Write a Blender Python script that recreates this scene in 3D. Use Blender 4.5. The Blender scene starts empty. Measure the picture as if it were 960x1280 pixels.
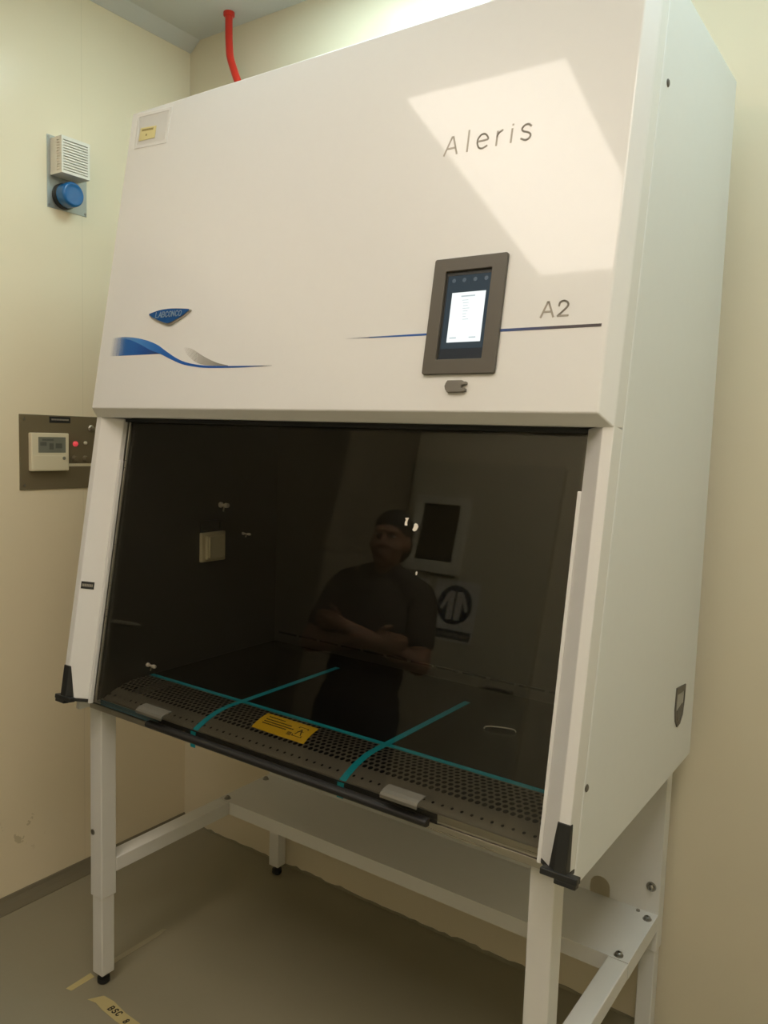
import bpy, bmesh, math, random
from mathutils import Vector, Matrix
random.seed(7)
C = bpy.context.scene.collection
sc = bpy.context.scene

# ------------------------------------------------------------------ camera
cd = bpy.data.cameras.new('camera'); cam = bpy.data.objects.new('camera', cd); C.objects.link(cam)
CAMP = Vector((0.47358, -2.0812, 1.55782))
YAW, PIT, ROL, FPX = 0.60828, -0.09512, 0.03145, 999.19
fw = Vector((-math.sin(YAW)*math.cos(PIT), math.cos(YAW)*math.cos(PIT), math.sin(PIT)))
r0 = fw.cross(Vector((0, 0, 1))).normalized(); u0 = r0.cross(fw)
rr = r0*math.cos(ROL) + u0*math.sin(ROL); uu = -r0*math.sin(ROL) + u0*math.cos(ROL)
M = Matrix((rr, uu, -fw)).transposed().to_4x4(); M.translation = CAMP
cam.matrix_world = M
cd.sensor_fit = 'VERTICAL'; cd.sensor_height = 36; cd.sensor_width = 27
cd.lens = FPX/1280*36; cd.clip_start = .02
sc.camera = cam

# ------------------------------------------------------------------ world and exposure
w = bpy.data.worlds.new('world'); sc.world = w; w.use_nodes = True
w.node_tree.nodes['Background'].inputs[0].default_value = (1, .95, .85, 1)
w.node_tree.nodes['Background'].inputs[1].default_value = 0.0
vs = sc.view_settings
vs.view_transform = 'Standard'; vs.look = 'None'; vs.exposure = 0.45; vs.gamma = 1; vs.use_curve_mapping = False
LAMP_FRONT = 6.8     # radiance of the warm ceiling panel in front of the cabinet
LAMP_FILL = 6.8      # radiance of the unseen warm panel added over the camera's right as fill
LAMP_RIGHT = 5.5     # radiance of the cool ceiling panel right of the cabinet
LAMP_BACK = 6.6      # radiance of the cool ceiling panel above the back of the cabinet

# ------------------------------------------------------------------ materials
def mat(name, col, rough=.5, metal=0, ior=1.45, spec=.5, coat=0, coat_rough=.05, emit=None, es=1, alpha=None):
    m = bpy.data.materials.new(name); m.use_nodes = True
    b = m.node_tree.nodes['Principled BSDF']
    b.inputs['Base Color'].default_value = (*col, 1); b.inputs['Roughness'].default_value = rough
    b.inputs['Metallic'].default_value = metal; b.inputs['IOR'].default_value = ior
    b.inputs['Specular IOR Level'].default_value = spec
    b.inputs['Coat Weight'].default_value = coat; b.inputs['Coat Roughness'].default_value = coat_rough
    if emit:
        b.inputs['Emission Color'].default_value = (*emit, 1); b.inputs['Emission Strength'].default_value = es
    if alpha is not None: b.inputs['Alpha'].default_value = alpha
    return m
class NT:
    def __init__(s, m): s.t = m.node_tree; s.b = s.t.nodes.get('Principled BSDF'); s.o = s.t.nodes['Material Output']
    def n(s, ty, **k):
        x = s.t.nodes.new(ty)
        for a, v in k.items(): setattr(x, a, v)
        return x
    def l(s, a, b): s.t.links.new(a, b)
    def val(s, x, sock):
        if hasattr(x, 'is_output'): s.l(x, sock)
        else: sock.default_value = x
    def m(s, op, a, b=0.0, c=0.0, clamp=False):
        x = s.n('ShaderNodeMath', operation=op); x.use_clamp = clamp
        s.val(a, x.inputs[0]); s.val(b, x.inputs[1]); s.val(c, x.inputs[2]); return x.outputs[0]
    def pos(s):
        g = s.n('ShaderNodeNewGeometry'); x = s.n('ShaderNodeSeparateXYZ'); s.l(g.outputs['Position'], x.inputs[0])
        return x.outputs
    def ramp(s, f, stops):
        x = s.n('ShaderNodeValToRGB'); e = x.color_ramp.elements
        while len(e) < len(stops): e.new(.5)
        for i, (p, c) in enumerate(stops):
            e[i].position = p; e[i].color = (*c, 1) if len(c) == 3 else c
        s.l(f, x.inputs[0]); return x.outputs[0]
    def noise(s, scale, detail=4, rough=.6):
        g = s.n('ShaderNodeNewGeometry'); x = s.n('ShaderNodeTexNoise')
        x.inputs['Scale'].default_value = scale; x.inputs['Detail'].default_value = detail; x.inputs['Roughness'].default_value = rough
        s.l(g.outputs['Position'], x.inputs['Vector']); return x.outputs['Fac']
    def mixc(s, f, a, b):
        x = s.n('ShaderNodeMix', data_type='RGBA'); s.val(f, x.inputs[0])
        for v, k in ((a, 6), (b, 7)):
            if hasattr(v, 'is_output'): s.l(v, x.inputs[k])
            else: x.inputs[k].default_value = (*v, 1)
        return x.outputs[2]
    def band(s, x, lo, hi, soft=.001):           # 1 inside lo..hi
        a = s.m('MULTIPLY', s.m('SUBTRACT', x, lo), 1/soft, clamp=True)
        b = s.m('MULTIPLY', s.m('SUBTRACT', hi, x), 1/soft, clamp=True)
        return s.m('MULTIPLY', a, b)

WALLC = (.74, .665, .505)
def wall_mat(name, seam_y=None, chips=False, WALLC=WALLC):
    m = mat(name, WALLC, .24, ior=1.4)
    t = NT(m); f = t.noise(1.6, 3)
    col = t.mixc(f, (WALLC[0]*.97, WALLC[1]*.97, WALLC[2]*.95), (WALLC[0]*1.03, WALLC[1]*1.03, WALLC[2]*1.04))
    x, y, z = t.pos()
    if seam_y is not None:
        for sy in seam_y:
            b = t.band(y, sy-.0012, sy+.0012, .0008)
            col = t.mixc(t.m('MULTIPLY', b, .22), col, (.35, .31, .2))
    if chips:                                    # scuffed paint low on the wall
        n = t.noise(26, 3); reg = t.m('MULTIPLY', t.band(z, .15, .30, .04), t.band(y, -.84, -.60, .03))
        k = t.m('MULTIPLY', t.m('GREATER_THAN', n, .64), reg)
        col = t.mixc(t.m('MULTIPLY', k, .55), col, (.5, .42, .25))
    t.l(col, t.b.inputs['Base Color'])
    return m
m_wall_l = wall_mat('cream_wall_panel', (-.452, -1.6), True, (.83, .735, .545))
m_wall = wall_mat('cream_wall_paint')
m_wall_b = wall_mat('cream_back_wall')
m_ceil = mat('grey_ceiling', (.58, .57, .52), .6)
m_cove = mat('grey_cornice', (.60, .59, .54), .5)
m_floor = mat('grey_green_vinyl', (.30, .27, .19), .42)
t = NT(m_floor); f = t.noise(2.2, 5, .65); g = t.noise(60, 2)
c = t.mixc(f, (.245, .225, .155), (.315, .285, .205)); c = t.mixc(t.m('MULTIPLY', g, .16), c, (.22, .20, .14)); t.l(c, t.b.inputs['Base Color'])
t.l(t.ramp(f, [(.3, (.32,)*3), (.7, (.5,)*3)]), t.b.inputs['Roughness'])
m_base = mat('dark_coved_skirting', (.17, .15, .10), .5)
def speck(name, c, k=.03, **kw):                 # powder-coated sheet metal: barely visible mottling
    m = mat(name, c, **kw); t = NT(m); f = t.noise(40, 2)
    t.l(t.mixc(f, tuple(v*(1-k) for v in c), tuple(min(1, v*(1+k)) for v in c)), t.b.inputs['Base Color']); return m
m_white = speck('white_powder_coat', (.72, .715, .695), .012, rough=.38, ior=1.42, coat=.5, coat_rough=.045)
m_white2 = speck('white_side_coat', (.70, .71, .69), .012, rough=.38, ior=1.45)
m_stand = speck('white_stand_coat', (.70, .695, .665), .015, rough=.4)
m_steel = mat('brushed_stainless', (.55, .52, .46), .32, 1)
t = NT(m_steel); gq = t.n('ShaderNodeNewGeometry'); mp = t.n('ShaderNodeMapping'); mp.inputs['Scale'].default_value = (3, 260, 260)
nz = t.n('ShaderNodeTexNoise'); nz.inputs['Scale'].default_value = 1; t.l(gq.outputs['Position'], mp.inputs[0]); t.l(mp.outputs[0], nz.inputs['Vector'])
t.l(t.ramp(nz.outputs['Fac'], [(.3, (.26,)*3), (.7, (.42,)*3)]), t.b.inputs['Roughness'])
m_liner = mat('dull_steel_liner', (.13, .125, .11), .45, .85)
m_work = mat('dark_polished_worktop', (.05, .046, .04), .22, .85)
m_pull = mat('satin_pull_metal', (.16, .15, .122), .5, .35)
m_bolt = mat('zinc_bolt', (.35, .34, .31), .3, 1)
m_dark = mat('black_plastic', (.018, .019, .018), .45)
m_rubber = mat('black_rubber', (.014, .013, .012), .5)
m_gap = mat('dark_gap', (.01, .01, .009), .8)
m_bezel = mat('grey_brown_bezel', (.098, .086, .068), .5)
m_cover = mat('grey_rubber_cover', (.17, .155, .13), .5)
m_blue = mat('badge_blue', (.008, .075, .25), .25)
m_silver = mat('badge_silver', (.55, .52, .46), .3, 1)
m_name = mat('light_grey_lettering', (.40, .365, .31), .45)
m_badgel = mat('badge_letter_silver', (.20, .29, .38), .35)
m_pocket = mat('grey_grip_pocket', (.36, .345, .30), .5)
m_letter = mat('grey_lettering', (.33, .30, .25), .45)
m_tape = mat('teal_strapping_tape', (.012, .36, .46), .35)
m_yellow = mat('yellow_sticker', (.75, .48, .02), .5)
m_ink = mat('black_ink', (.02, .018, .012), .6)
m_red = mat('red_pipe_paint', (.62, .035, .02), .3)
m_grey_pl = mat('steel_grey_plate', (.42, .44, .41), .35, .5)
m_plate = mat('brown_grey_wall_plate', (.20, .165, .10), .42, .3)
m_ivory = mat('ivory_plastic', (.74, .68, .50), .4)
m_sound = mat('off_white_plastic', (.78, .74, .65), .45)
m_lcd = mat('grey_lcd', (.20, .21, .17), .2)
m_lens = mat('blue_beacon_lens', (.004, .115, .33), .12, spec=.7)
m_redlamp = mat('red_indicator', (.7, .05, .06), .3, emit=(1, .1, .12), es=.25)
m_masking = mat('old_masking_tape', (.50, .42, .20), .7)
m_frost = mat('worn_clear_tape', (.36, .32, .22), .5)
m_sleeve = mat('clear_plastic_sleeve', (.72, .70, .66), .3, alpha=.12)
m_rim = mat('sleeve_rim', (.92, .90, .86), .3, alpha=.6)
m_ylabel = mat('pale_yellow_label', (.66, .58, .28), .6)
m_scrap = mat('white_film_scrap', (.85, .80, .72), .5)
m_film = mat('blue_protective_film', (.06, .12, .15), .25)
m_skin = mat('skin', (.30, .155, .095), .55)
m_shirt = mat('dark_shirt', (.05, .04, .035), .85)
m_trou = mat('dark_trousers', (.03, .032, .04), .85)
m_hair = mat('black_hair', (.016, .014, .012), .7)
m_eye = mat('eye_white', (.6, .57, .52), .3)
m_door = mat('dark_brown_door', (.10, .085, .06), .5)
m_doorp = mat('cream_door_leaf', (.60, .545, .41), .45)
m_frame = mat('pale_window_frame', (.72, .69, .58), .4)
m_pane = mat('dark_window_pane', (.02, .02, .018), .08)
m_sign = mat('white_sign_board', (.72, .70, .66), .5)
m_signb = mat('dark_blue_sign_ink', (.015, .03, .07), .5)
m_socket = mat('beige_socket_plastic', (.66, .60, .42), .35)
m_lampf = mat('white_lamp_frame', (.8, .8, .78), .4)
m_diff1 = mat('warm_lamp_diffuser', (.8, .8, .8), .5, emit=(1, .885, .77), es=LAMP_FRONT)
m_diff3 = mat('cool_lamp_diffuser_right', (.8, .8, .8), .5, emit=(.74, 1, 1.06), es=LAMP_RIGHT)
m_diff4 = mat('warm_fill_diffuser', (.8, .8, .8), .5, emit=(1, .90, .79), es=LAMP_FILL)
m_diff2 = mat('cool_lamp_diffuser', (.8, .8, .8), .5, emit=(.76, 1, 1.05), es=LAMP_BACK)
# glass: tinted pane, real slab, reflection by angle
m_glass = bpy.data.materials.new('tinted_sash_glass'); m_glass.use_nodes = True
t = NT(m_glass); t.t.nodes.remove(t.b)
lw = t.n('ShaderNodeLayerWeight'); lw.inputs['Blend'].default_value = .5
F = t.m('ADD', t.m('MULTIPLY', t.m('POWER', lw.outputs['Facing'], 5), .96), .04)
tr = t.n('ShaderNodeBsdfTransparent'); tr.inputs[0].default_value = (.82, .81, .78, 1)
gl = t.n('ShaderNodeBsdfGlossy'); gl.inputs['Roughness'].default_value = .012; gl.inputs['Color'].default_value = (.95, .95, .92, 1)
mx = t.n('ShaderNodeMixShader'); t.l(F, mx.inputs[0]); t.l(tr.outputs[0], mx.inputs[1]); t.l(gl.outputs[0], mx.inputs[2]); t.l(mx.outputs[0], t.o.inputs[0])
# perforated tray
m_perf = bpy.data.materials.new('perforated_stainless'); m_perf.use_nodes = True
t = NT(m_perf); t.b.inputs['Base Color'].default_value = (.38, .35, .285, 1); t.b.inputs['Metallic'].default_value = .75; t.b.inputs['Roughness'].default_value = .38
x, y, z = t.pos()
P = .0150
def lat(ox, oy, px_, py_):
    dx = t.m('MULTIPLY', t.m('SUBTRACT', t.m('FRACT', t.m('ADD', t.m('DIVIDE', x, px_), ox)), .5), px_)
    dy = t.m('MULTIPLY', t.m('SUBTRACT', t.m('FRACT', t.m('ADD', t.m('DIVIDE', y, py_), oy)), .5), py_)
    return t.m('SQRT', t.m('ADD', t.m('MULTIPLY', dx, dx), t.m('MULTIPLY', dy, dy)))
d = t.m('MINIMUM', lat(100, 100, P, P*1.732), lat(100.5, 100.5, P, P*1.732))
big = t.m('MULTIPLY', t.m('LESS_THAN', d, .0057), t.band(y, -.762, -.640, .0004))
dxs = t.m('MULTIPLY', t.m('SUBTRACT', t.m('FRACT', t.m('ADD', t.m('DIVIDE', x, .0215), 100)), .5), .0215)
dys = t.m('SUBTRACT', y, -.786)
small = t.m('LESS_THAN', t.m('SQRT', t.m('ADD', t.m('MULTIPLY', dxs, dxs), t.m('MULTIPLY', dys, dys))), .0034)
hole = t.m('MAXIMUM', big, small)
tr = t.n('ShaderNodeBsdfTransparent'); mx = t.n('ShaderNodeMixShader')
t.l(hole, mx.inputs[0]); t.l(t.b.outputs[0], mx.inputs[1]); t.l(tr.outputs[0], mx.inputs[2]); t.l(mx.outputs[0], t.o.inputs[0])
# printed decals that fade out along x
def fade_mat(name, stops, alphas, lo, hi, rough=.4):
    m = mat(name, (1, 1, 1), rough); t = NT(m); x, y, z = t.pos()
    f = t.m('DIVIDE', t.m('SUBTRACT', x, lo), hi-lo, clamp=True)
    t.l(t.ramp(f, stops), t.b.inputs['Base Color']); t.l(t.ramp(f, [(p, (a,)*3) for p, a in alphas]), t.b.inputs['Alpha'])
    return m
m_line = fade_mat('stripe_print', [(0, (.12, .2, .34)), (.3, (.01, .09, .36)), (.62, (.015, .07, .26)), (.85, (.05, .04, .05)), (1, (.045, .035, .035))], [(0, 0), (.2, 1), (1, 1)], -.553, -.0108)
m_wave1 = fade_mat('wave_print_blue', [(0, (.16, .30, .55)), (.16, (.06, .23, .56)), (.35, (.008, .11, .42)), (.6, (.003, .075, .36)), (.85, (.01, .07, .28)), (1, (.2, .2, .22))], [(0, 0), (.10, .75), (.2, 1), (.9, 1), (1, .25)], -1.318, -.74)
m_wave2 = fade_mat('wave_print_dark', [(0, (.1, .25, .5)), (.3, (.01, .12, .42)), (.7, (.004, .06, .28)), (1, (.006, .02, .09))], [(0, 0), (.3, .9), (.45, 1), (1, 1)], -1.318, -1.115)
m_wave3 = fade_mat('wave_print_grey', [(0, (.6, .57, .5)), (.5, (.36, .34, .3)), (1, (.2, .19, .17))], [(0, 0), (.35, .45), (1, .9)], -1.04, -.875)
m_scr = mat('dark_blue_screen', (.01, .012, .015), .12, emit=(.032, .050, .064), es=.6)
m_scrlow = mat('screen_foot_bar', (.01, .01, .011), .12, emit=(.02, .025, .03), es=.6)
m_scrw = mat('lit_white_page', (.1, .1, .1), .15, emit=(.93, 1, 1), es=.72)
m_scrt = mat('pale_screen_text', (.1, .1, .1), .2, emit=(.30, .36, .39), es=1)
m_scri = mat('screen_icon', (.02, .02, .02), .2, emit=(.045, .062, .075), es=1)

# ------------------------------------------------------------------ mesh helpers (everything is laid out in room coordinates, metres)
BASE = {}
def link(name, me, m, parent=None, bevel=0, seg=2, smooth=False, label=None):
    o = bpy.data.objects.new(name, me); C.objects.link(o)
    if isinstance(m, (list, tuple)):
        for k in m: me.materials.append(k)
    elif m: me.materials.append(m)
    if parent is not None:
        b = BASE[parent.name]; me.transform(Matrix.Translation(-b)); o.parent = parent; BASE[o.name] = b
    else:
        vs_ = [v.co for v in me.vertices]
        b = Vector(((min(v.x for v in vs_)+max(v.x for v in vs_))/2, (min(v.y for v in vs_)+max(v.y for v in vs_))/2, min(v.z for v in vs_)))
        me.transform(Matrix.Translation(-b)); o.location = b; BASE[o.name] = b
    if smooth:
        for p in me.polygons: p.use_smooth = True
    if bevel:
        d_ = o.modifiers.new('bevel', 'BEVEL'); d_.width = bevel; d_.segments = seg; d_.limit_method = 'ANGLE'; d_.angle_limit = math.radians(35)
        d_.harden_normals = False
    if label: o['label'] = label
    return o
def obj(name, bm, m, parent=None, **k):
    bmesh.ops.recalc_face_normals(bm, faces=bm.faces)
    me = bpy.data.meshes.new(name); bm.to_mesh(me); bm.free()
    return link(name, me, m, parent, **k)
def thing(name, loc, label, cat, group=None):
    o = bpy.data.objects.new(name, None); C.objects.link(o); o.location = loc; o.empty_display_size = .05
    BASE[o.name] = Vector(loc); o['label'] = label; o['category'] = cat
    if group: o['group'] = group
    return o
def tag(o, label, cat, group=None):
    o['label'] = label; o['category'] = cat
    if group: o['group'] = group
    return o
def struct(name, bm, m, parent=None, **k):
    o = obj(name, bm, m, parent, **k); o['kind'] = 'structure'; return o
def nb(): return bmesh.new()
def box(bm, x0, x1, y0, y1, z0, z1):
    v = [bm.verts.new((x, y, z)) for x in (x0, x1) for y in (y0, y1) for z in (z0, z1)]
    for f in ((0, 1, 3, 2), (4, 6, 7, 5), (0, 4, 5, 1), (2, 3, 7, 6), (0, 2, 6, 4), (1, 5, 7, 3)): bm.faces.new([v[i] for i in f])
    return bm
def bx(*a): return box(nb(), *a)
def hexa(bm, a, b):                              # two quads (lists of 4 points) joined into a solid
    A = [bm.verts.new(p) for p in a]; B = [bm.verts.new(p) for p in b]; n = len(A)
    bm.faces.new(A); bm.faces.new(B[::-1])
    for i in range(n): bm.faces.new([A[i], A[(i+1) % n], B[(i+1) % n], B[i]])
    return bm
def prism_x(bm, pts, x0, x1): return hexa(bm, [(x0, y, z) for y, z in pts], [(x1, y, z) for y, z in pts])
def tube(bm, path, r, seg=14, cap=True):
    path = [Vector(p) for p in path]; rs = r if isinstance(r, (list, tuple)) else [r]*len(path); rings = []
    prev = None
    for i, p in enumerate(path):
        d_ = (path[min(i+1, len(path)-1)]-path[max(i-1, 0)]).normalized()
        if prev is None:
            a = Vector((0, 0, 1)) if abs(d_.z) < .9 else Vector((1, 0, 0)); n = d_.cross(a).normalized()
        else: n = (prev - d_*prev.dot(d_)).normalized()
        prev = n; b = d_.cross(n)
        rings.append([bm.verts.new(p+(n*math.cos(k*2*math.pi/seg)+b*math.sin(k*2*math.pi/seg))*rs[i]) for k in range(seg)])
    for i in range(len(rings)-1):
        for k in range(seg): bm.faces.new([rings[i][k], rings[i][(k+1) % seg], rings[i+1][(k+1) % seg], rings[i+1][k]])
    if cap: bm.faces.new(rings[0]); bm.faces.new(rings[-1][::-1])
    return bm
def lathe(bm, c, axis, prof, seg=28):            # prof: (distance along axis, radius)
    axis = Vector(axis).normalized(); c = Vector(c)
    return tube(bm, [c+axis*(d_+i*1e-6) for i, (d_, r) in enumerate(prof)], [max(r, 1e-4) for d_, r in prof], seg) if False else _lathe(bm, c, axis, prof, seg)
def _lathe(bm, c, ax, prof, seg):
    a = Vector((0, 0, 1)) if abs(ax.z) < .9 else Vector((1, 0, 0)); n = ax.cross(a).normalized(); b = ax.cross(n); R = []
    for d_, r in prof:
        R.append([bm.verts.new(c+ax*d_+(n*math.cos(k*2*math.pi/seg)+b*math.sin(k*2*math.pi/seg))*max(r, 1e-4)) for k in range(seg)])
    for i in range(len(R)-1):
        for k in range(seg): bm.faces.new([R[i][k], R[i][(k+1) % seg], R[i+1][(k+1) % seg], R[i+1][k]])
    bm.faces.new(R[0]); bm.faces.new(R[-1][::-1]); return bm
def ribbon2d(pts, w):                            # thick polyline as quads in a 2-D plane
    out = []
    for (a, b), (c_, d_) in zip(pts[:-1], pts[1:]):
        L = math.hypot(c_-a, d_-b) or 1e-9; ux, uy = (c_-a)/L, (d_-b)/L; e = w*.42
        a2, b2, c2, d2 = a-ux*e, b-uy*e, c_+ux*e, d_+uy*e; nx, ny = -uy*w/2, ux*w/2
        out.append([(a2+nx, b2+ny), (a2-nx, b2-ny), (c2-nx, d2-ny), (c2+nx, d2+ny)])
    return out
def smooth_line(pts, n=6):                       # Catmull-Rom
    P = [pts[0]]+list(pts)+[pts[-1]]; out = []
    for i in range(1, len(P)-2):
        for k in range(n):
            s = k/n; out.append(tuple(.5*((2*b)+(c_-a)*s+(2*a-5*b+4*c_-d_)*s*s+(3*b-a-3*c_+d_)*s**3) for a, b, c_, d_ in zip(P[i-1], P[i], P[i+1], P[i+2])))
    return out+[tuple(pts[-1])]

# the two slanted planes of the cabinet front; s runs up the slope, off goes inwards
HB = Vector((0, -.7947, 1.6062)); HV = Vector((0, .16209, .98678)); HN = Vector((0, -.98678, .16209))
PB = Vector((0, -.8819, .8534)); PV = Vector((0, .14973, .98873)); PN = Vector((0, -.98873, .14973))
def Hp(x, s, off=0): return HB+Vector((x, 0, 0))+HV*s-HN*off
def Pp(x, s, off=0): return PB+Vector((x, 0, 0))+PV*s-PN*off
def plate(bm, f, poly, o0, o1): return hexa(bm, [f(x, s, o0) for x, s in poly], [f(x, s, o1) for x, s in poly])
def slab(bm, f, x0, x1, s0, s1, o0, o1): return plate(bm, f, [(x0, s0), (x1, s0), (x1, s1), (x0, s1)], o0, o1)
def strokes(bm, f, lines, w, o0, o1):
    for L in lines:
        for q in ribbon2d(L, w): plate(bm, f, q, o0, o1)
    return bm
def rect(x0, x1, s0, s1): return [(x0, s0), (x1, s0), (x1, s1), (x0, s1)]
def rrect(x0, x1, s0, s1, r, n=5):
    o = []
    for cx, cy, a in ((x1-r, s1-r, 0), (x0+r, s1-r, 90), (x0+r, s0+r, 180), (x1-r, s0+r, 270)):
        for k in range(n+1):
            q = math.radians(a+90*k/n); o.append((cx+r*math.cos(q), cy+r*math.sin(q)))
    return o
def frame(bm, f, outer, inner, o0, o1):          # outer and inner loops with the same count
    n = len(outer); L = [[bm.verts.new(f(x, s, o)) for x, s in lp] for lp, o in ((outer, o0), (inner, o0), (inner, o1), (outer, o1))]
    for k in range(4):
        for i in range(n): bm.faces.new([L[k][i], L[k][(i+1) % n], L[(k+1) % 4][(i+1) % n], L[(k+1) % 4][i]])
    return bm
# ------------------------------------------------------------------ the room
XL, XR, YB, YF, ZC = -1.9021, 1.55, 0.0, -3.0, 2.96
struct('floor', bx(XL-.1, XR+.1, YF-.1, YB+.1, -.1, 0), m_floor)
struct('ceiling', bx(XL-.1, XR+.1, YF-.1, YB+.1, ZC, ZC+.1), m_ceil)
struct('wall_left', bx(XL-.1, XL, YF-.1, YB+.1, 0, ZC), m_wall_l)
struct('wall_back', bx(XL, XR, YB, YB+.1, 0, ZC), m_wall_b)
struct('wall_right', bx(XR, XR+.1, YF-.1, YB+.1, 0, ZC), m_wall)
struct('wall_front', bx(XL, XR, YF-.1, YF, 0, ZC), m_wall)
b = nb(); prism = [(XL, 2.925), (XL+.004, 2.925), (XL+.045, ZC-.004), (XL+.05, ZC), (XL, ZC)]
hexa(b, [(x, YF, z) for x, z in prism], [(x, YB, z) for x, z in prism]); struct('trim_1', b, m_cove)
b = nb(); pr = [(XL, 0), (XL+.045, 0), (XL+.044, .003), (XL+.020, .010), (XL+.008, .024), (XL+.004, .034), (XL, .036)]
hexa(b, [(x, YF, z) for x, z in pr], [(x, YB, z) for x, z in pr]); struct('baseboard_left', b, m_base)
# ragged edge where the floor coating runs up the back wall
b = nb(); xs = [XL+i*.022 for i in range(int((XR-XL)/.022)+1)]; hs = [.006+.012*random.random()*(.4+.6*(math.sin(x*9)>0)) for x in xs]
for i in range(len(xs)-1):
    hexa(b, [(xs[i], -.002, 0), (xs[i+1], -.002, 0), (xs[i+1], -.002, hs[i+1]), (xs[i], -.002, hs[i])], [(xs[i], .001, 0), (xs[i+1], .001, 0), (xs[i+1], .001, hs[i+1]), (xs[i], .001, hs[i])])
struct('baseboard_back', b, m_floor)
# door with a vision window behind the camera, only seen mirrored in the glass
d1 = struct('door_1', bx(-1.86, -1.02, YF, YF+.045, .005, 2.12), m_doorp, bevel=.003)
fr = frame(nb(), lambda x, s, o: Vector((x, YF+.045+o, s)), rect(-1.806, -1.478, 1.522, 1.924), rect(-1.757, -1.531, 1.585, 1.882), .028, 0)
struct('window_frame', fr, m_frame, d1, bevel=.004)
struct('window_pane', bx(-1.76, -1.528, YF+.046, YF+.054, 1.582, 1.885), m_pane, d1)
struct('door_handle', tube(nb(), [(-1.09, YF+.045, 1.02), (-1.09, YF+.09, 1.02), (-1.21, YF+.09, 1.02)], .009), m_bolt, d1)
# unseen dark door, assumed in the left wall to darken the glass reflection
d2 = struct('door_2', bx(XL, XL+.04, -2.34, -1.12, .005, 2.35), m_door, bevel=.003)
struct('door_handle', tube(nb(), [(XL+.04, -1.22, 1.02), (XL+.085, -1.22, 1.02), (XL+.085, -1.34, 1.02)], .009), m_bolt, d2)

struct('reflection_dimmer', bx(XL, XL+.012, -2.98, -2.345, .005, 2.35), mat('grey_reflection_dimmer', (.25, .22, .16), .6), bevel=.002)  # unseen grey panel, added to dim the left wall mirrored in the glass
# ceiling lamps
def ceiling_lamp(x0, x1, y0, y1, md, label):
    o = thing('ceiling_light', ((x0+x1)/2, (y0+y1)/2, ZC), label, 'ceiling light')
    f_ = lambda x, s, o_: Vector((x, s, ZC-o_))
    obj('lamp_frame', frame(nb(), f_, rect(x0-.025, x1+.025, y0-.025, y1+.025), rect(x0, x1, y0, y1), .012, 0), m_lampf, o, bevel=.002)
    obj('diffuser', bx(x0, x1, y0, y1, ZC-.008, ZC-.001), md, o)
ceiling_lamp(-1.095, -.535, -2.60, -1.418, m_diff1, 'long warm ceiling light panel mirrored in the cabinet hood beside the grey model name')
ceiling_lamp(.40, .96, -2.60, -1.418, m_diff4, 'added long warm fill light panel, unseen above the camera, right of the panel mirrored in the hood')  # unseen fill panel, added to brighten the lower back wall
ceiling_lamp(.26, .86, -.90, -.30, m_diff3, 'square cool ceiling light panel over the gap right of the cabinet side')
ceiling_lamp(-1.17, -.57, -.80, -.20, m_diff2, 'square cool ceiling light panel washing the back wall above the cabinet top')

# ------------------------------------------------------------------ the safety cabinet
cab = thing('biosafety_cabinet', (-.685, -.45, .8), 'large white biosafety cabinet with sloping front, dark glass sash and touch screen, on steel stand', 'safety cabinet')
X0, X1 = -1.3755, .021                            # outer sides
SEAM = .0455
def yP(z, off=0):                                # y of the post plane at height z, moved inwards by off
    return PB.y+PV.y/PV.z*(z-PB.z)+off/abs(PN.y)
ZT, ZB = 2.381, .806
def side_poly(off): return [(yP(ZB, off), ZB), (yP(ZT, off), ZT), (-.088, ZT), (-.088, ZB)]
for x0, x1 in ((X0, X0+.018), (X1-.018, X1)):
    obj('side_panel', prism_x(nb(), side_poly(SEAM+.0022), x0, x1), m_white2, cab, bevel=.005, seg=3)
obj('top_panel', bx(X0+.018, X1-.018, yP(ZT, SEAM), -.088, ZT-.02, ZT), m_white2, cab, bevel=.002)
obj('rear_panel', bx(X0+.018, X1-.018, -.10, -.088, ZB, ZT-.02), m_white2, cab)
obj('base_panel', bx(X0+.018, X1-.018, -.806, -.10, ZB, ZB+.008), m_steel, cab)
# hood: flat front face with mitred bevels
fl_, fr_ = -1.3645, 0.0
SH = (Hp(0, .7912)).z
def zl_pt(x, z, off): return Vector((x, yP(z, off), z))
b = nb()
F4 = [Hp(fl_, 0), Hp(fr_, 0), Hp(fr_, .7912), Hp(fl_, .7912)]
B4 = [zl_pt(X0, 1.583, 0), zl_pt(X1, 1.583, 0), Vector((X1, F4[2].y+.026, ZT)), Vector((X0, F4[3].y+.026, ZT))]
G4 = [zl_pt(X0, 1.583, SEAM), zl_pt(X1, 1.583, SEAM), zl_pt(X1, ZT, SEAM), zl_pt(X0, ZT, SEAM)]
VF, VB, VG = [[b.verts.new(p) for p in q] for q in (F4, B4, G4)]
b.faces.new(VF); b.faces.new(VG[::-1])
for i in range(4):
    j = (i+1) % 4; b.faces.new([VF[i], VF[j], VB[j], VB[i]]); b.faces.new([VB[i], VB[j], VG[j], VG[i]])
hood = obj('hood', b, m_white, cab, bevel=.0025, seg=3)
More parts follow.
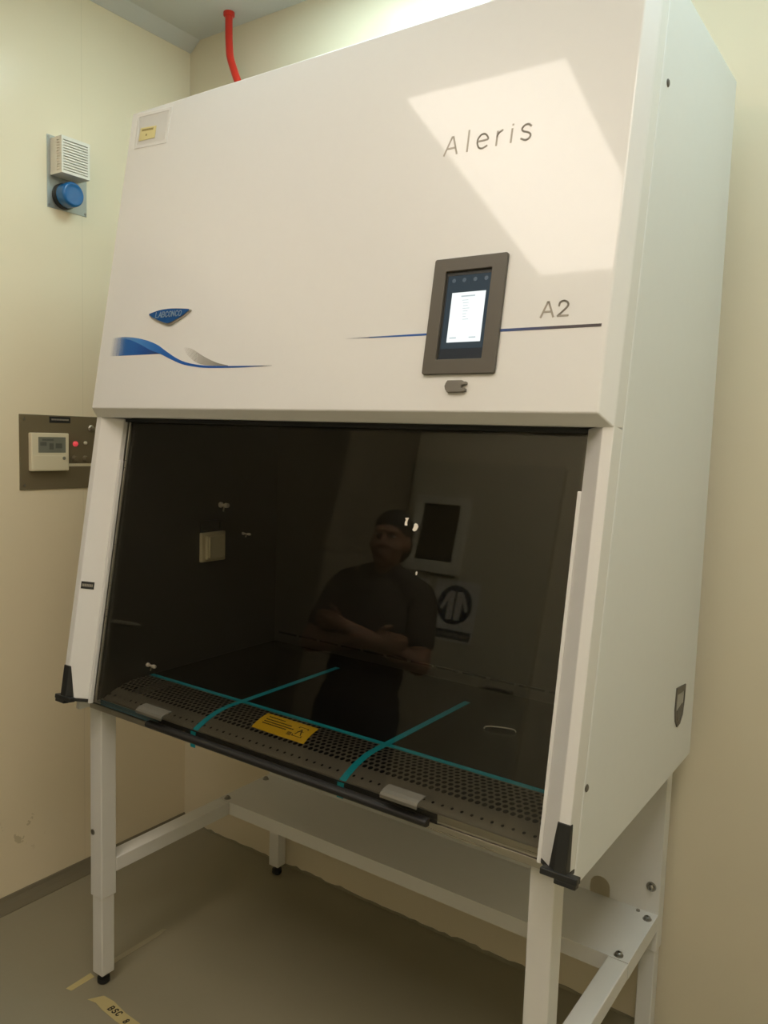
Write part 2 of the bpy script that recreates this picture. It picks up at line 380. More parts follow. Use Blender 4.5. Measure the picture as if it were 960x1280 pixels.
# side posts: front strip, inner chamfer
def post_section(sg):                            # (x, off); sg=+1 right, -1 left
    xo = X1 if sg > 0 else X0
    return [(xo-sg*.0, 0), (xo-sg*.0195, 0), (xo-sg*.060, .041), (xo-sg*.060, .056), (xo-sg*.03, .056), (xo-sg*.03, SEAM), (xo, SEAM)]
posts = []
for sg in (1, -1):
    sec = post_section(sg)
    posts.append(obj('side_post', hexa(nb(), [Pp(x, -.002, o) for x, o in sec], [Pp(x, .742, o) for x, o in sec]), m_white, cab, bevel=.002, seg=3))
    xo = X1 if sg > 0 else X0
    b = nb()                                     # black corner guard on the foot of the post
    top = [(xo+sg*.0012, -.002), (xo-sg*.0205, -.002), (xo-sg*.0225, .0005), (xo-sg*.0225, .01), (xo+sg*.0012, .01)]
    bot = [(xo+sg*.0012, -.002), (xo-sg*.0195, -.002), (xo-sg*.034, .0125), (xo-sg*.034, .02), (xo+sg*.0012, .02)]
    hexa(b, [Pp(x, .081, o) for x, o in top], [Pp(x, .0, o) for x, o in bot])
    obj('corner_guard', b, m_dark, posts[-1], bevel=.0015, label='black plastic corner guard')
    b = nb(); a1, a2 = sorted((xo-sg*.043, xo+sg*.022))
    slab(b, Pp, a1, a2, -.0105, .001, -.004, .014)
    hexa(b, [Pp(x, -.0105, o) for x, o in sec], [Pp(x, -.0015, o) for x, o in sec])
    a1, a2 = sorted((xo-sg*.018, xo+sg*.020)); slab(b, Pp, a1, a2, -.0185, -.0095, -.003, .014)
    obj('foot_bar', b, m_dark, posts[-1], bevel=.002, label='black plastic foot bar')
    # white sash guide rail
    a1, a2 = sorted((xo-sg*.0595, xo-sg*.067)); obj('sash_guide', slab(nb(), Pp, a1, a2, -.012, .632, .040, .052), m_white, posts[-1], bevel=.0015)
    if sg < 0: a1, a2 = sorted((xo-sg*.078, xo-sg*.083)); obj('edge_trim', slab(nb(), Pp, a1, a2, -.005, .733, .046, .0495), m_steel, posts[-1])
# little black label on the left post chamfer
def Lp(tt, s, off): return Pp(X0+.0195+tt*.7071+off*.7071*-1*-1, s, tt*.7071-off*.7071)
lab = obj('post_label', plate(nb(), Lp, rect(.003, .036, .285, .304), .0009, -.0002), m_dark, posts[1], label='small black label')
b = nb()
for i in range(9): plate(b, Lp, rect(.006+i*.003, .008+i*.003, .291, .298), .0013, .0008)
obj('label_print', b, m_letter, lab)
# glass sash
sash = obj('glass_sash', slab(nb(), Pp, X0+.058, X1-.058, -.006, .742, .053, .059), m_glass, cab, label='dark tinted glass sash')
BAR = [(.0525, -.0035), (.042, -.004), (.036, -.007), (.034, -.012), (.036, -.0175), (.042, -.0205), (.0525, -.0205)]
obj('sash_handle', hexa(nb(), [Pp(-1.080, q, o) for o, q in BAR], [Pp(-.268, q, o) for o, q in BAR]), m_rubber, sash, bevel=.003, seg=3, label='long black rubber handle bar')
for x0, x1 in ((-1.102, -1.008), (-.368, -.283)):
    b = nb(); pf = [(.0525, .0335), (.046, .0325), (.032, .0285), (.024, .0245), (.021, .019), (.022, .0125), (.025, .0135), (.0245, .019), (.027, .0225), (.034, .0255), (.0525, .0295)]
    r_ = .012; lo = [Pp(x0, s, o) for o, s in pf]; hi = [Pp(x1, s, o) for o, s in pf]
    hexa(b, lo, hi); obj('finger_pull', b, m_pull, sash, bevel=.001, label='bent stainless finger pull')
# dark gap strip over the glass
obj('top_seal', slab(nb(), Pp, X0+.05, X1-.05, .735, .743, .046, .0525), m_dark, cab, label='black rubber seal')

# interior
XI0, XI1, YI = -1.306, -.049, -.14
def int_side(x0, x1):
    return prism_x(nb(), [(yP(.84, .061), .84), (yP(1.66, .061), 1.66), (YI, 1.66), (YI, .84)], x0, x1)
linl = obj('interior_side', int_side(XI0-.006, XI0), m_liner, cab); obj('interior_side', int_side(XI1, XI1+.006), m_liner, cab)
back = obj('interior_back', bx(XI0-.006, XI1+.006, YI, YI+.006, .84, 1.66), m_liner, cab)
obj('interior_ceiling', bx(XI0-.006, XI1+.006, yP(1.66, .061), YI+.006, 1.66, 1.67), m_liner, cab)
b = nb(); n = 14
for i in range(n):
    a = XI0+.02+i*(XI1-XI0-.04)/n; box(b, a, a+(XI1-XI0-.04)/n-.012, YI-.0015, YI+.001, .897, .903)
obj('air_slots', b, m_gap, back)
# work surface and curved perforated tray in front of it
def ztray(y):
    q = max(0, (-.69-y)/.116); return .870-.03*q*q
obj('work_surface', bx(XI0+.002, XI1-.002, -.638, YI-.002, .862, .870), m_work, cab, bevel=.0015, label='dark polished work surface')
b = nb(); ys = [-.640-.166*i/24 for i in range(25)]; nx = 40; tk = .0012
g_ = [[[b.verts.new((XI0+.002+(XI1-XI0-.004)*i/nx, y, ztray(y)-d_)) for i in range(nx+1)] for y in ys] for d_ in (0, tk)]
for k in range(2):
    for j in range(len(ys)-1):
        for i in range(nx): b.faces.new([g_[k][j][i], g_[k][j][i+1], g_[k][j+1][i+1], g_[k][j+1][i]])
tray = obj('perforated_tray', b, m_perf, cab, smooth=True, label='curved stainless front tray with rows of holes')
obj('plenum_floor', bx(XI0, XI1, -.80, YI, .816, .818), m_gap, cab)
b = nb(); box(b, X0+.02, X1-.02, -.8085, -.8055, .823, ztray(-.806)+.0012); box(b, X0+.02, X1-.02, -.8105, -.804, .806, .8215)
rail = obj('front_rail', b, m_steel, cab, bevel=.0008)
obj('rail_shade_strip', bx(-1.075, -.266, -.8102, -.8086, .8222, .8405), m_rubber, rail, label='black strip standing in for shade on the rail')  # shade on the middle of the rail, painted as a black strip
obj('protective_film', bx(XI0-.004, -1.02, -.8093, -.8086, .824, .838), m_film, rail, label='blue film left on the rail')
# lift handle of the work surface
pa = smooth_line([(-.374, -.419, .871), (-.368, -.417, .877), (-.34, -.407, .879), (-.309, -.395, .877), (-.303, -.393, .871)], 5)
obj('lift_handle', tube(nb(), pa, .0016, 8), m_steel, cab, smooth=True, label='thin bright wire lifting handle')
# socket and valves on the left inner wall
sk = obj('power_socket', bx(XI0, XI0+.012, -.474, -.379, 1.168, 1.256), m_socket, cab, bevel=.003, label='beige power socket with cover')
obj('socket_cover', bx(XI0+.012, XI0+.022, -.463, -.388, 1.176, 1.248), m_socket, sk, bevel=.004)
obj('cover_hinge', bx(XI0+.021, XI0+.027, -.456, -.449, 1.182, 1.243), m_socket, sk, bevel=.002)
obj('socket_hood', frame(nb(), lambda x, s, o: Vector((XI0+o, x, s)), rect(-.471, -.386, 1.257, 1.291), rect(-.461, -.396, 1.263, 1.286), .006, 0), m_liner, sk, bevel=.001)
def valve(y, z, s_):
    o = obj('service_valve', lathe(nb(), (XI0, y, z), (1, 0, 0), [(0, .010*s_), (.006, .010*s_), (.007, .005*s_), (.022, .005*s_), (.023, .009*s_), (.034, .008*s_)], 16), m_scrap, cab, bevel=.0008, label='small white service valve')
    obj('outlet_nozzle', tube(nb(), [(XI0+.018, y, z), (XI0+.018, y-.004, z-.022*s_)], .003*s_, 8), m_steel, o)
valve(-.392, 1.335, .85); valve(-.296, 1.24, .45); valve(-.66, .90, .6)
# side panel screws and recessed grip
for y, z in ((-.598, 2.192), (-.805, .974)):
    obj('panel_screw', lathe(nb(), (X1-.001, y, z), (1, 0, 0), [(0, .007), (.002, .007), (.0035, .005)], 14), m_bezel, cab)
gp = [(-.260, 1.014), (-.183, 1.006), (-.186, .968), (-.194, .935), (-.214, .919), (-.238, .917), (-.256, .935), (-.264, .965)]
gi = [(-.252, .996), (-.190, .992), (-.192, .965), (-.199, .941), (-.216, .928), (-.234, .927), (-.248, .941), (-.255, .966)]
fx = lambda x, s, o: Vector((X1+o, x, s))
gr = obj('grip_recess', frame(nb(), fx, gp, gi, .0025, -.0005), m_bezel, cab, bevel=.0008, label='grey recessed hand grip')
obj('grip_pocket', plate(nb(), fx, gi, .0006, -.0005), m_pocket, gr)
obj('grip_latch', plate(nb(), fx, [(-.246, .957), (-.200, .965), (-.205, .943), (-.218, .931), (-.233, .930), (-.245, .943)], .002, 0), m_bezel, gr, bevel=.0006)

# --- prints and fittings on the hood
o0, o1 = -.0006, .0005
up = smooth_line([(-1.315, .1835), (-1.263, .184), (-1.198, .176), (-1.141, .161), (-1.1, .142), (-1.06, .124), (-1.022, .112), (-.972, .104), (-.918, .1005), (-.84, .0990), (-.743, .0978)], 4)
lo = smooth_line([(-1.315, .180), (-1.261, .179), (-1.211, .166), (-1.161, .147), (-1.121, .136), (-1.081, .122), (-1.036, .108), (-.992, .101), (-.944, .0968), (-.84, .0952), (-.743, .0968)], 4)
b = nb()
for i in range(len(up)-1): plate(b, Hp, [lo[i], lo[i+1], up[i+1], up[i]], o0, o1)
bmesh.ops.remove_doubles(b, verts=b.verts, dist=1e-6)
obj('wave_stripe', b, m_wave1, hood, label='blue printed wave')
b = nb(); l2 = [p for p in lo if p[0] < -1.112]
for i in range(len(l2)-1): plate(b, Hp, [(l2[i][0], .1358), (l2[i+1][0], .1358), (l2[i+1][0], l2[i+1][1]), (l2[i][0], l2[i][1])], o0, o1)
obj('wave_block', b, m_wave2, hood, label='dark blue printed block under the wave')
b = nb(); gu = smooth_line([(-1.037, .149), (-1.008, .144), (-.962, .124), (-.919, .109), (-.879, .1012)], 4); gl_ = smooth_line([(-1.037, .148), (-1.020, .130), (-.985, .1105), (-.94, .1022), (-.879, .0998)], 4)
for i in range(len(gu)-1): plate(b, Hp, [gl_[i], gl_[i+1], gu[i+1], gu[i]], o0, o1)
obj('wave_shade', b, m_wave3, hood, label='grey printed swoosh')
h = lambda x: .0009+.0016*min(1, (x+.553)/.3)
for xa, xb, lb in ((-.553, -.347, 'thin blue stripe left of the screen'), (-.199, -.0108, 'thin dark blue stripe right of the screen')):
    b = nb()
    for i in range(16):
        a = xa+i*(xb-xa)/16; c_ = xa+(i+1)*(xb-xa)/16
        plate(b, Hp, [(a, .148-h(a)), (c_, .148-h(c_)), (c_, .148+h(c_)), (a, .148+h(a))], o0, o1)
    obj('front_stripe', b, m_line, hood, label=lb)
# shield badge
bp_ = smooth_line([(-1.178, .237), (-1.141, .2445), (-1.102, .2465), (-1.064, .2445), (-1.027, .2405)], 5)
bl_ = smooth_line([(-1.026, .237), (-1.051, .223), (-1.075, .2135), (-1.090, .2075), (-1.101, .206), (-1.114, .2085), (-1.143, .218), (-1.168, .2285), (-1.177, .234)], 4)
shape = bp_+bl_; cx_, cy_ = -1.102, .228
badge = obj('badge', plate(nb(), Hp, shape, -.006, .001), m_silver, hood, bevel=.0015, label='blue shield badge with silver rim')
obj('badge_face', plate(nb(), Hp, [(cx_+(x-cx_)*.955, cy_+.0008+(s-cy_)*.88) for x, s in shape], -.0068, -.0055), m_blue, badge)
GL = {'L': [[(0, 1), (0, 0), (.8, 0)]], 'A': [[(0, 0), (.5, 1), (1, 0)], [(.2, .36), (.8, .36)]], 'B': [[(0, 0), (0, 1), (.6, 1), (.8, .85), (.8, .65), (.6, .52), (0, .52)], [(.6, .52), (.88, .38), (.88, .15), (.65, 0), (0, 0)]],
      'C': [[(.9, .8), (.7, 1), (.3, 1), (.05, .75), (.05, .25), (.3, 0), (.7, 0), (.9, .2)]], 'O': [[(.3, 1), (.7, 1), (.95, .75), (.95, .25), (.7, 0), (.3, 0), (.05, .25), (.05, .75), (.3, 1)]], 'N': [[(0, 0), (0, 1), (.9, 0), (.9, 1)]],
      'S': [[(.9, .82), (.65, 1), (.3, 1), (.05, .8), (.2, .58), (.75, .44), (.95, .22), (.7, 0), (.3, 0), (.02, .18)]], '2': [[(.05, .72), (.12, .9), (.4, 1), (.7, .97), (.9, .75), (.8, .5), (0, 0), (.9, 0)]], '8': [[(.5, .52), (.2, .62), (.15, .85), (.5, 1), (.85, .85), (.8, .62), (.5, .52), (.1, .35), (.1, .12), (.5, 0), (.9, .12), (.9, .35), (.5, .52)]]}
def word(bm, f, txt, x, s, wd, ht, gap, st, q0, q1, slant=0):
    for ch in txt:
        if ch in GL: strokes(bm, f, [[(x+px*wd+py*ht*slant, s+py*ht) for px, py in L] for L in GL[ch]], st, q0, q1)
        x += wd+gap
    return bm
obj('badge_lettering', word(nb(), Hp, 'LABCONCO', -1.1485, .2255, .0092, .0125, .0028, .0021, -.0075, -.0066, .1), m_badgel, badge)
# 'Aleris' and 'A2'
AL = [[(-.364, .499), (-.350, .533), (-.347, .533), (-.336, .499)], [(-.358, .511), (-.340, .511)], [(-.3135, .539), (-.3135, .499)],
      smooth_line([(-.292, .5135), (-.272, .5145), (-.273, .521), (-.279, .526), (-.286, .5255), (-.292, .519), (-.2925, .509), (-.288, .501), (-.281, .4985), (-.272, .502)], 4),
      [(-.252, .525), (-.252, .4995)], smooth_line([(-.252, .516), (-.249, .522), (-.242, .526)], 4), [(-.222, .524), (-.2225, .4995)], [(-.2212, .532), (-.2212, .5325)],
      smooth_line([(-.1845, .523), (-.190, .527), (-.197, .5265), (-.202, .521), (-.199, .5155), (-.189, .5115), (-.184, .506), (-.186, .5005), (-.193, .498), (-.202, .502)], 4)]
obj('name_lettering', strokes(nb(), Hp, AL, .0034, o0, o1), m_name, hood, label='grey letters reading Aleris')
A2 = [[(-.122, .1675), (-.1115, .1935), (-.1095, .1935), (-.099, .1675)], [(-.1175, .1765), (-.1035, .1765)], smooth_line([(-.0900, .186), (-.0885, .1915), (-.0825, .194), (-.0765, .192), (-.0735, .1875), (-.0755, .1825), (-.0825, .1755), (-.0905, .168)], 4), [(-.0905, .168), (-.0725, .168)]]
obj('class_lettering', strokes(nb(), Hp, A2, .0034, o0, o1), m_letter, hood, label='grey letters reading A2')
# touch screen
b = frame(nb(), Hp, rrect(-.3495, -.197, .069, .290, .004), rrect(-.3225, -.226, .0968, .2645, .002), -.007, .001)
disp = obj('touch_screen', b, m_bezel, cab, bevel=.0015, label='touch screen in grey brown bezel')
obj('screen_glass', slab(nb(), Hp, -.3225, -.226, .0968, .2645, -.0006, .0008), m_scr, disp)
obj('screen_surround', frame(nb(), Hp, rect(-.3222, -.2263, .0970, .2643), rect(-.3188, -.2285, .0985, .2570), -.0016, -.0005), m_dark, disp)
obj('screen_foot', slab(nb(), Hp, -.3186, -.2287, .0987, .118, -.0010, -.0005), m_scrlow, disp)
obj('screen_page', slab(nb(), Hp, -.3065, -.2358, .1300, .2242, -.0012, -.0005), m_scrw, disp, label='bright white page on the screen')
b = nb(); yy = .2165
slab(b, Hp, -.286, -.257, yy-.0012, yy+.0012, -.0016, -.0011); obj('screen_title', b, m_scrt, disp); b = nb()
for i, (a, c_) in enumerate(((-.283, -.270), (-.281, -.269), (-.280, -.270), (-.280, -.266), (-.279, -.269), (-.279, -.271), (-.278, -.272), (-.278, -.266))):
    slab(b, Hp, a, c_, .2085-i*.0052, .2093-i*.0052, -.0016, -.0011)
obj('screen_text', b, m_scrt, disp)
for x in (-.301, -.260): obj('screen_button', slab(nb(), Hp, x, x+.014, .137, .139, -.0016, -.0011), m_scrt, disp)
b = nb()
for x in (-.306, -.284, -.261, -.238): plate(b, Hp, [(x+.004*math.cos(k*math.pi/6), .2475+.004*math.sin(k*math.pi/6)) for k in range(12)], -.0012, -.0005)
obj('screen_icons', b, m_scri, disp)
# port cover under the screen
pc = [(-.2905, .057), (-.2595, .057), (-.2595, .0535), (-.2510, .0545), (-.2510, .0490), (-.2600, .0475), (-.2605, .0425), (-.2515, .0425), (-.2515, .0365), (-.2600, .0350), (-.2890, .0345), (-.2935, .040), (-.2955, .046), (-.2935, .052)]
obj('port_cover', plate(nb(), Hp, pc, -.008, .001), m_cover, cab, bevel=.0012, label='small grey rubber port cover')

# ------------------------------------------------------------------ things stuck on the cabinet
sl = thing('document_sleeve', Hp(-1.27, .735), 'clear plastic sleeve with yellow slip stuck to the top left of the cabinet hood', 'plastic sleeve')
sp_ = [(-1.337, .690), (-1.208, .683), (-1.203, .776), (-1.340, .783)]
c4 = [(-1.272+(x+1.272)*.87, .733+(s-.733)*.84) for x, s in sp_]
obj('sleeve_sheet', plate(nb(), Hp, c4, -.0009, -.0002), m_sleeve, sl); obj('sleeve_rim', frame(nb(), Hp, sp_, c4, -.0013, -.0002), m_rim, sl)
sb_ = obj('yellow_slip', plate(nb(), Hp, [(-1.321, .7075), (-1.257, .706), (-1.256, .7375), (-1.320, .743)], -.0016, -.0009), m_ylabel, sl, label='pale yellow slip')
b = nb()
for i in range(9): slab(b, Hp, -1.313+i*.0052, -1.309+i*.0052, .7325-i*.0004, .7375-i*.0004, -.0020, -.0015)
slab(b, Hp, -1.295, -1.290, .717, .722, -.0020, -.0015)
obj('slip_print', b, mat('faded_ink', (.28, .22, .08), .6), sb_)

def strap(path, w_, horiz=False):                # ribbon of tape with thickness
    bm = nb(); path = [Vector(p) for p in path]; R = []
    for i, p in enumerate(path):
        d_ = (path[min(i+1, len(path)-1)]-path[max(i-1, 0)]).normalized()
        sd = Vector((0, 1, 0)) if horiz else Vector((1, 0, 0)); nn = d_.cross(sd).normalized()
        if (nn.y > .05 and not horiz) or (horiz and nn.z < 0): nn = -nn
        if not horiz and abs(nn.y) < .3 and nn.z < 0: nn = -nn
        R.append([bm.verts.new(p+sd*k*w_/2+nn*h) for k, h in ((-1, 0), (1, 0), (1, .0003), (-1, .0003))])
    for i in range(len(R)-1):
        for k in range(4): bm.faces.new([R[i][k], R[i][(k+1) % 4], R[i+1][(k+1) % 4], R[i+1][k]])
    bm.faces.new(R[0]); bm.faces.new(R[-1][::-1]); return bm
tp = [(XI0+.004+i*(XI1-XI0-.008)/20, -.648, .8704) for i in range(21)]
tag(obj('strapping_tape', strap(tp, .015, True), m_tape), 'long teal tape strip running the whole width of the tray along its back edge', 'tape', 'teal tape strips on the tray')
for x, ye, zb, lb in ((-.947, -.255, .800, 'left of the two short teal tape strips bent down over the front of the tray'), (-.499, -.275, .806, 'right of the two short teal tape strips bent down over the front of the tray')):
    pth = [(x, ye-i*(.68+ye)/10*1, .8709) for i in range(11)]
    pth = [(x, ye+(-.68-ye)*i/10, .8709) for i in range(11)]+[(x, -.69-.112*i/10, ztray(-.69-.112*i/10)+.0008) for i in range(11)]
    pth += [(x, -.8108, .838), (x, -.8118, .828), (x, -.8120, .818), (x, -.8120, max(zb, .8))]
    tag(obj('strapping_tape', strap(pth, .017), m_tape), lb, 'tape', 'teal tape strips on the tray')
# yellow sticker lying on the tray
st = thing('warning_sticker', (-.745, -.71, .868), 'yellow warning sticker with black print on the perforated tray between the teal tapes', 'sticker')
def Sp(u, v, off):
    x = -.8365+u*.1635+v*.019; y = -.6700-v*.0775-u*.0025; return Vector((x, y, ztray(y)+.0008-off))
b = nb()
for i in range(8): plate(b, Sp, rect(0, 1, i/8, (i+1)/8), -.0006, 0)
bmesh.ops.remove_doubles(b, verts=b.verts, dist=1e-5)
sh = obj('sticker_sheet', b, m_yellow, st)
b = nb()
for v, a, c_ in ((.18, .10, .42), (.36, .10, .60), (.50, .10, .66), (.62, .10, .55)):
    k = a
    while k < c_: plate(b, Sp, rect(k, k+.028, v, v+.05), -.0011, -.0005); k += .036
strokes(b, Sp, [[(.72, .25), (.88, .25), (.88, .80), (.72, .80), (.72, .25)], [(.75, .7), (.80, .4), (.85, .7)], [(.76, .55), (.85, .5)]], .016, -.0011, -.0005)
for k in range(4): plate(b, Sp, rect(.62+k*.02, .63+k*.02, .68, .84), -.0011, -.0005)
obj('sticker_print', b, m_ink, sh)
# white scraps of film left on the glass
import_pts = {'a': None}
def glass_at(px, py):
    d_ = fw+rr*((px-480)/FPX)-uu*((py-640)/FPX); g0 = PB-PN*.053
    k = (g0-CAMP).dot(PN)/d_.dot(PN); return CAMP+d_*k
def scrap(px, py, pts, label):
    g0 = glass_at(px, py); x, s = g0.x, (g0-PB).dot(PV)
    poly = [(x+a*.001, s+c_*.001) for a, c_ in pts]
    tag(obj('film_scrap', plate(nb(), Pp, poly, .0505, .0529), m_scrap, bevel=.0006), label, 'scrap', 'white scraps on the glass')
scrap(508.5, 652, [(-4, 7), (5, 8), (3, 3), (2, -2), (3, -8), (-3, -8), (-3, -1), (-1, 3)], 'hourglass shaped white scrap on the glass just left of the mirrored window')
scrap(520, 659, [(-1, 8), (4, 6), (6, 1), (3, -6), (-2, -9), (-7, -6), (-4, 0), (-4, 5)], 'largest white scrap on the glass, over the mirrored window frame')
scrap(521, 716.5, [(-2, 1), (0, 4), (2, 1), (1, -4), (-1, -4)], 'tiny white scrap on the glass below the mirrored window')

# ------------------------------------------------------------------ the stand
sd = thing('equipment_stand', (-.70, -.42, 0), 'white powder coated steel stand with telescoping legs and rear shelf under the cabinet', 'stand')
def leg(x0, x1, y0, y1, zt):
    bm = nb(); fr4 = lambda z, i: [(x0+i, y0+i, z), (x1-i, y0+i, z), (x1-i, y1-i, z), (x0+i, y1-i, z)]
    o = obj('leg', hexa(bm, fr4(.261, 0), fr4(zt, 0)), m_stand, sd, bevel=.003, seg=3)
    obj('leg_extension', hexa(nb(), fr4(.032, .0035), fr4(.30, .0035)), m_stand, o, bevel=.003, seg=3)
    cx, cy = (x0+x1)/2, (y0+y1)/2
    obj('levelling_foot', lathe(nb(), (cx, cy, 0), (0, 0, 1), [(0, .014), (.004, .017), (.016, .017), (.018, .008), (.034, .008)], 18), m_dark, o, label='dark screw foot')
    return o
def bolt(p, ax, parent, s_=1):
    obj('bolt', lathe(nb(), p, ax, [(-.002, .011*s_), (.0015, .011*s_), (.0018, .0075*s_), (.007*s_, .0075*s_), (.0085*s_, .005*s_), (.0086*s_, .003*s_), (.004, .0028*s_)], 6 if s_ < 1 else 20), m_bolt, parent)
LX0, LX1, RX0, RX1 = -1.377, -1.327, -.078, -.030
lf = leg(LX0, LX1, -.795, -.747, .805); rf = leg(RX0, RX1, -.795, -.747, .805)
lb_ = leg(LX0, LX1, -.0785, -.032, .805); rb_ = leg(RX0, RX1, -.0785, -.032, .805)
obj('bolt', lathe(nb(), (-1.3645, -.795, .447), (0, -1, 0), [(-.001, .008), (.002, .008), (.003, .006)], 16), m_bolt, lf)
for x0, x1 in ((LX0, LX1), (RX0, RX1)):
    obj('side_beam', bx(x0, x1, -.747, -.3165, .324, .365), m_stand, sd, bevel=.0025, seg=3)
b = nb(); box(b, LX0, RX1, -.315, -.0805, .359, .365); box(b, LX0, RX1, -.315, -.312, .324, .359)
box(b, LX0, LX0+.003, -.312, -.0805, .324, .359); box(b, RX1-.003, RX1, -.312, -.0805, .324, .359)
shelf = obj('shelf', b, m_stand, sd)
# back plate with an arched cable hole
x0, x1, z0, z1 = LX1+.0, RX1, .365, .803
hx0, hx1, hz = -.211, -.157, .388
arch = [(hx0, z0), (hx0, hz)]+[((hx0+hx1)/2-(hx1-hx0)/2*math.cos(k*math.pi/10), hz+(hx1-hx0)/2*math.sin(k*math.pi/10)) for k in range(1, 10)]+[(hx1, hz), (hx1, z0)]
b = nb(); fy = lambda x, s, o: Vector((x, -.0805+o, s))
plate(b, fy, rect(x0, hx0, z0, z1), 0, .002); plate(b, fy, rect(hx1, x1, z0, z1), 0, .002)
top = arch[1:-1]
for i in range(len(top)-1): plate(b, fy, [top[i], top[i+1], (top[i+1][0], z1), (top[i][0], z1)], 0, .002)
bmesh.ops.remove_doubles(b, verts=b.verts, dist=1e-6)
bk = obj('back_plate', b, m_stand, sd)
for x, y in ((-.048, -.115), (-.058, -.300), (-1.352, -.300), (-1.357, -.115)): bolt((x, y, .365), (0, 0, 1), shelf)
bolt((-.052, -.0805, .434), (0, -1, 0), bk, 1.15)
obj('bolt', lathe(nb(), (-.078, -.0925, .365), (0, 0, 1), [(-.001, .005), (.003, .005), (.004, .003)], 10), m_bolt, shelf)

# ------------------------------------------------------------------ wall fittings on the left wall
WX = XL
fw_ = lambda x, s, o: Vector((WX+o, x, s))       # x here is y along the wall
al = thing('alarm_beacon', (WX, -.505, 2.24), 'alarm sounder with blue beacon on a steel back plate high on the left wall', 'alarm')
bpz = obj('back_plate', plate(nb(), fw_, rect(-.577, -.436, 2.242, 2.463), 0, .002), m_grey_pl, al, bevel=.0008)
for y, z in ((-.572, 2.456), (-.572, 2.25), (-.442, 2.25)): obj('plate_screw', lathe(nb(), (WX+.002, y, z), (1, 0, 0), [(-.001, .004), (.0015, .004), (.002, .002)], 10), m_bolt, bpz)
b = nb(); box(b, WX+.002, WX+.0535, -.5625, -.4695, 2.3435, 2.4495); box(b, WX+.0021, WX+.036, -.566, -.466, 2.341, 2.452)
box(b, WX+.0355, WX+.0632, -.5662, -.4658, 2.3408, 2.3495); box(b, WX+.0355, WX+.0632, -.5662, -.4658, 2.4415, 2.4522)
for i in range(11):
    z = 2.3525+i*.0081; box(b, WX+.0352, WX+.0625, -.5658, -.4662, z, z+.0052)
box(b, WX+.0525, WX+.0628, -.4735, -.4660, 2.345, 2.448); box(b, WX+.0525, WX+.0628, -.5660, -.5600, 2.345, 2.448)
obj('sounder_housing', b, m_sound, al, label='off white louvred sounder')
bb = obj('beacon_base', lathe(nb(), (WX+.002, -.522, 2.285), (1, 0, 0), [(0, .040), (.018, .040), (.02, .036)], 32), m_dark, al, bevel=.001)
obj('beacon_lens', lathe(nb(), (WX+.020, -.522, 2.285), (1, 0, 0), [(0, .0375), (.005, .0385), (.030, .0382), (.0365, .0372), (.040, .0345), (.0412, .031), (.0405, .029), (.0408, .015), (.041, .0)], 40), m_lens, al, smooth=True, label='round blue beacon lens')

cp = thing('control_panel', (WX, -.54, 1.35), 'brown grey wall plate with ivory room controller and red indicator light on the left wall', 'control panel')
pl = obj('wall_plate', plate(nb(), fw_, rect(-.680, -.395, 1.351, 1.590), 0, .004), m_plate, cp, bevel=.001)
for y, z in ((-.665, 1.575), (-.665, 1.366)): obj('plate_screw', lathe(nb(), (WX+.004, y, z), (1, 0, 0), [(-.001, .004), (.0015, .004), (.002, .002)], 10), m_bolt, pl)
nm_ = obj('name_plate', plate(nb(), fw_, rect(-.578, -.503, 1.566, 1.586), .003, .0055), m_dark, cp, bevel=.0005, label='small black name plate')
b = nb()
for i in range(11): plate(b, fw_, rect(-.571+i*.0057, -.567+i*.0057, 1.574, 1.579), .0054, .0059)
obj('name_print', b, m_letter, nm_)
ct = obj('room_controller', plate(nb(), fw_, rrect(-.651, -.519, 1.411, 1.533, .004), .003, .022), m_ivory, cp, bevel=.003, seg=3, label='ivory room controller with grey display')
obj('lcd_display', plate(nb(), fw_, rect(-.628, -.532, 1.470, 1.520), .0215, .0226), m_lcd, ct)
b = nb()
for a, c_, z, h in ((-.615, -.575, 1.508, .006), (-.622, -.60, 1.492, .012), (-.590, -.575, 1.480, .02), (-.568, -.545, 1.484, .016)): plate(b, fw_, rect(a, c_, z, z+h), .0225, .0229)
obj('lcd_segments', b, mat('lcd_segment', (.10, .105, .085), .3), ct)
obj('start_button', lathe(nb(), (WX+.0215, -.538, 1.452), (1, 0, 0), [(0, .0055), (.002, .0055), (.003, .004)], 16), m_lcd, ct)
obj('controller_cover', plate(nb(), fw_, rrect(-.646, -.524, 1.415, 1.461, .002), .0215, .0228), m_ivory, ct, bevel=.0006) 
obj('indicator_light', lathe(nb(), (WX+.004, -.485, 1.4985), (1, 0, 0), [(0, .009), (.004, .009), (.005, .007), (.011, .005), (.012, .001)], 18), m_redlamp, cp, smooth=True, label='lit red indicator light')
obj('indicator_light', lathe(nb(), (WX+.004, -.447, 1.502), (1, 0, 0), [(0, .006), (.004, .006), (.007, .004), (.008, .001)], 16), m_ivory, cp, smooth=True)
obj('key_switch', lathe(nb(), (WX+.004, -.425, 1.551), (1, 0, 0), [(0, .011), (.004, .011), (.006, .008), (.014, .007), (.0145, .001)], 20), m_silver, cp, bevel=.0005)
for y in (-.488, -.447): obj('push_button', lathe(nb(), (WX+.004, y, 1.449), (1, 0, 0), [(0, .011), (.006, .011), (.007, .009), (.012, .0085), (.0125, .001)], 20), m_plate, cp, bevel=.0005)
obj('label_strip', plate(nb(), fw_, rect(-.516, -.405, 1.424, 1.4335), .003, .0048), m_ivory, cp)

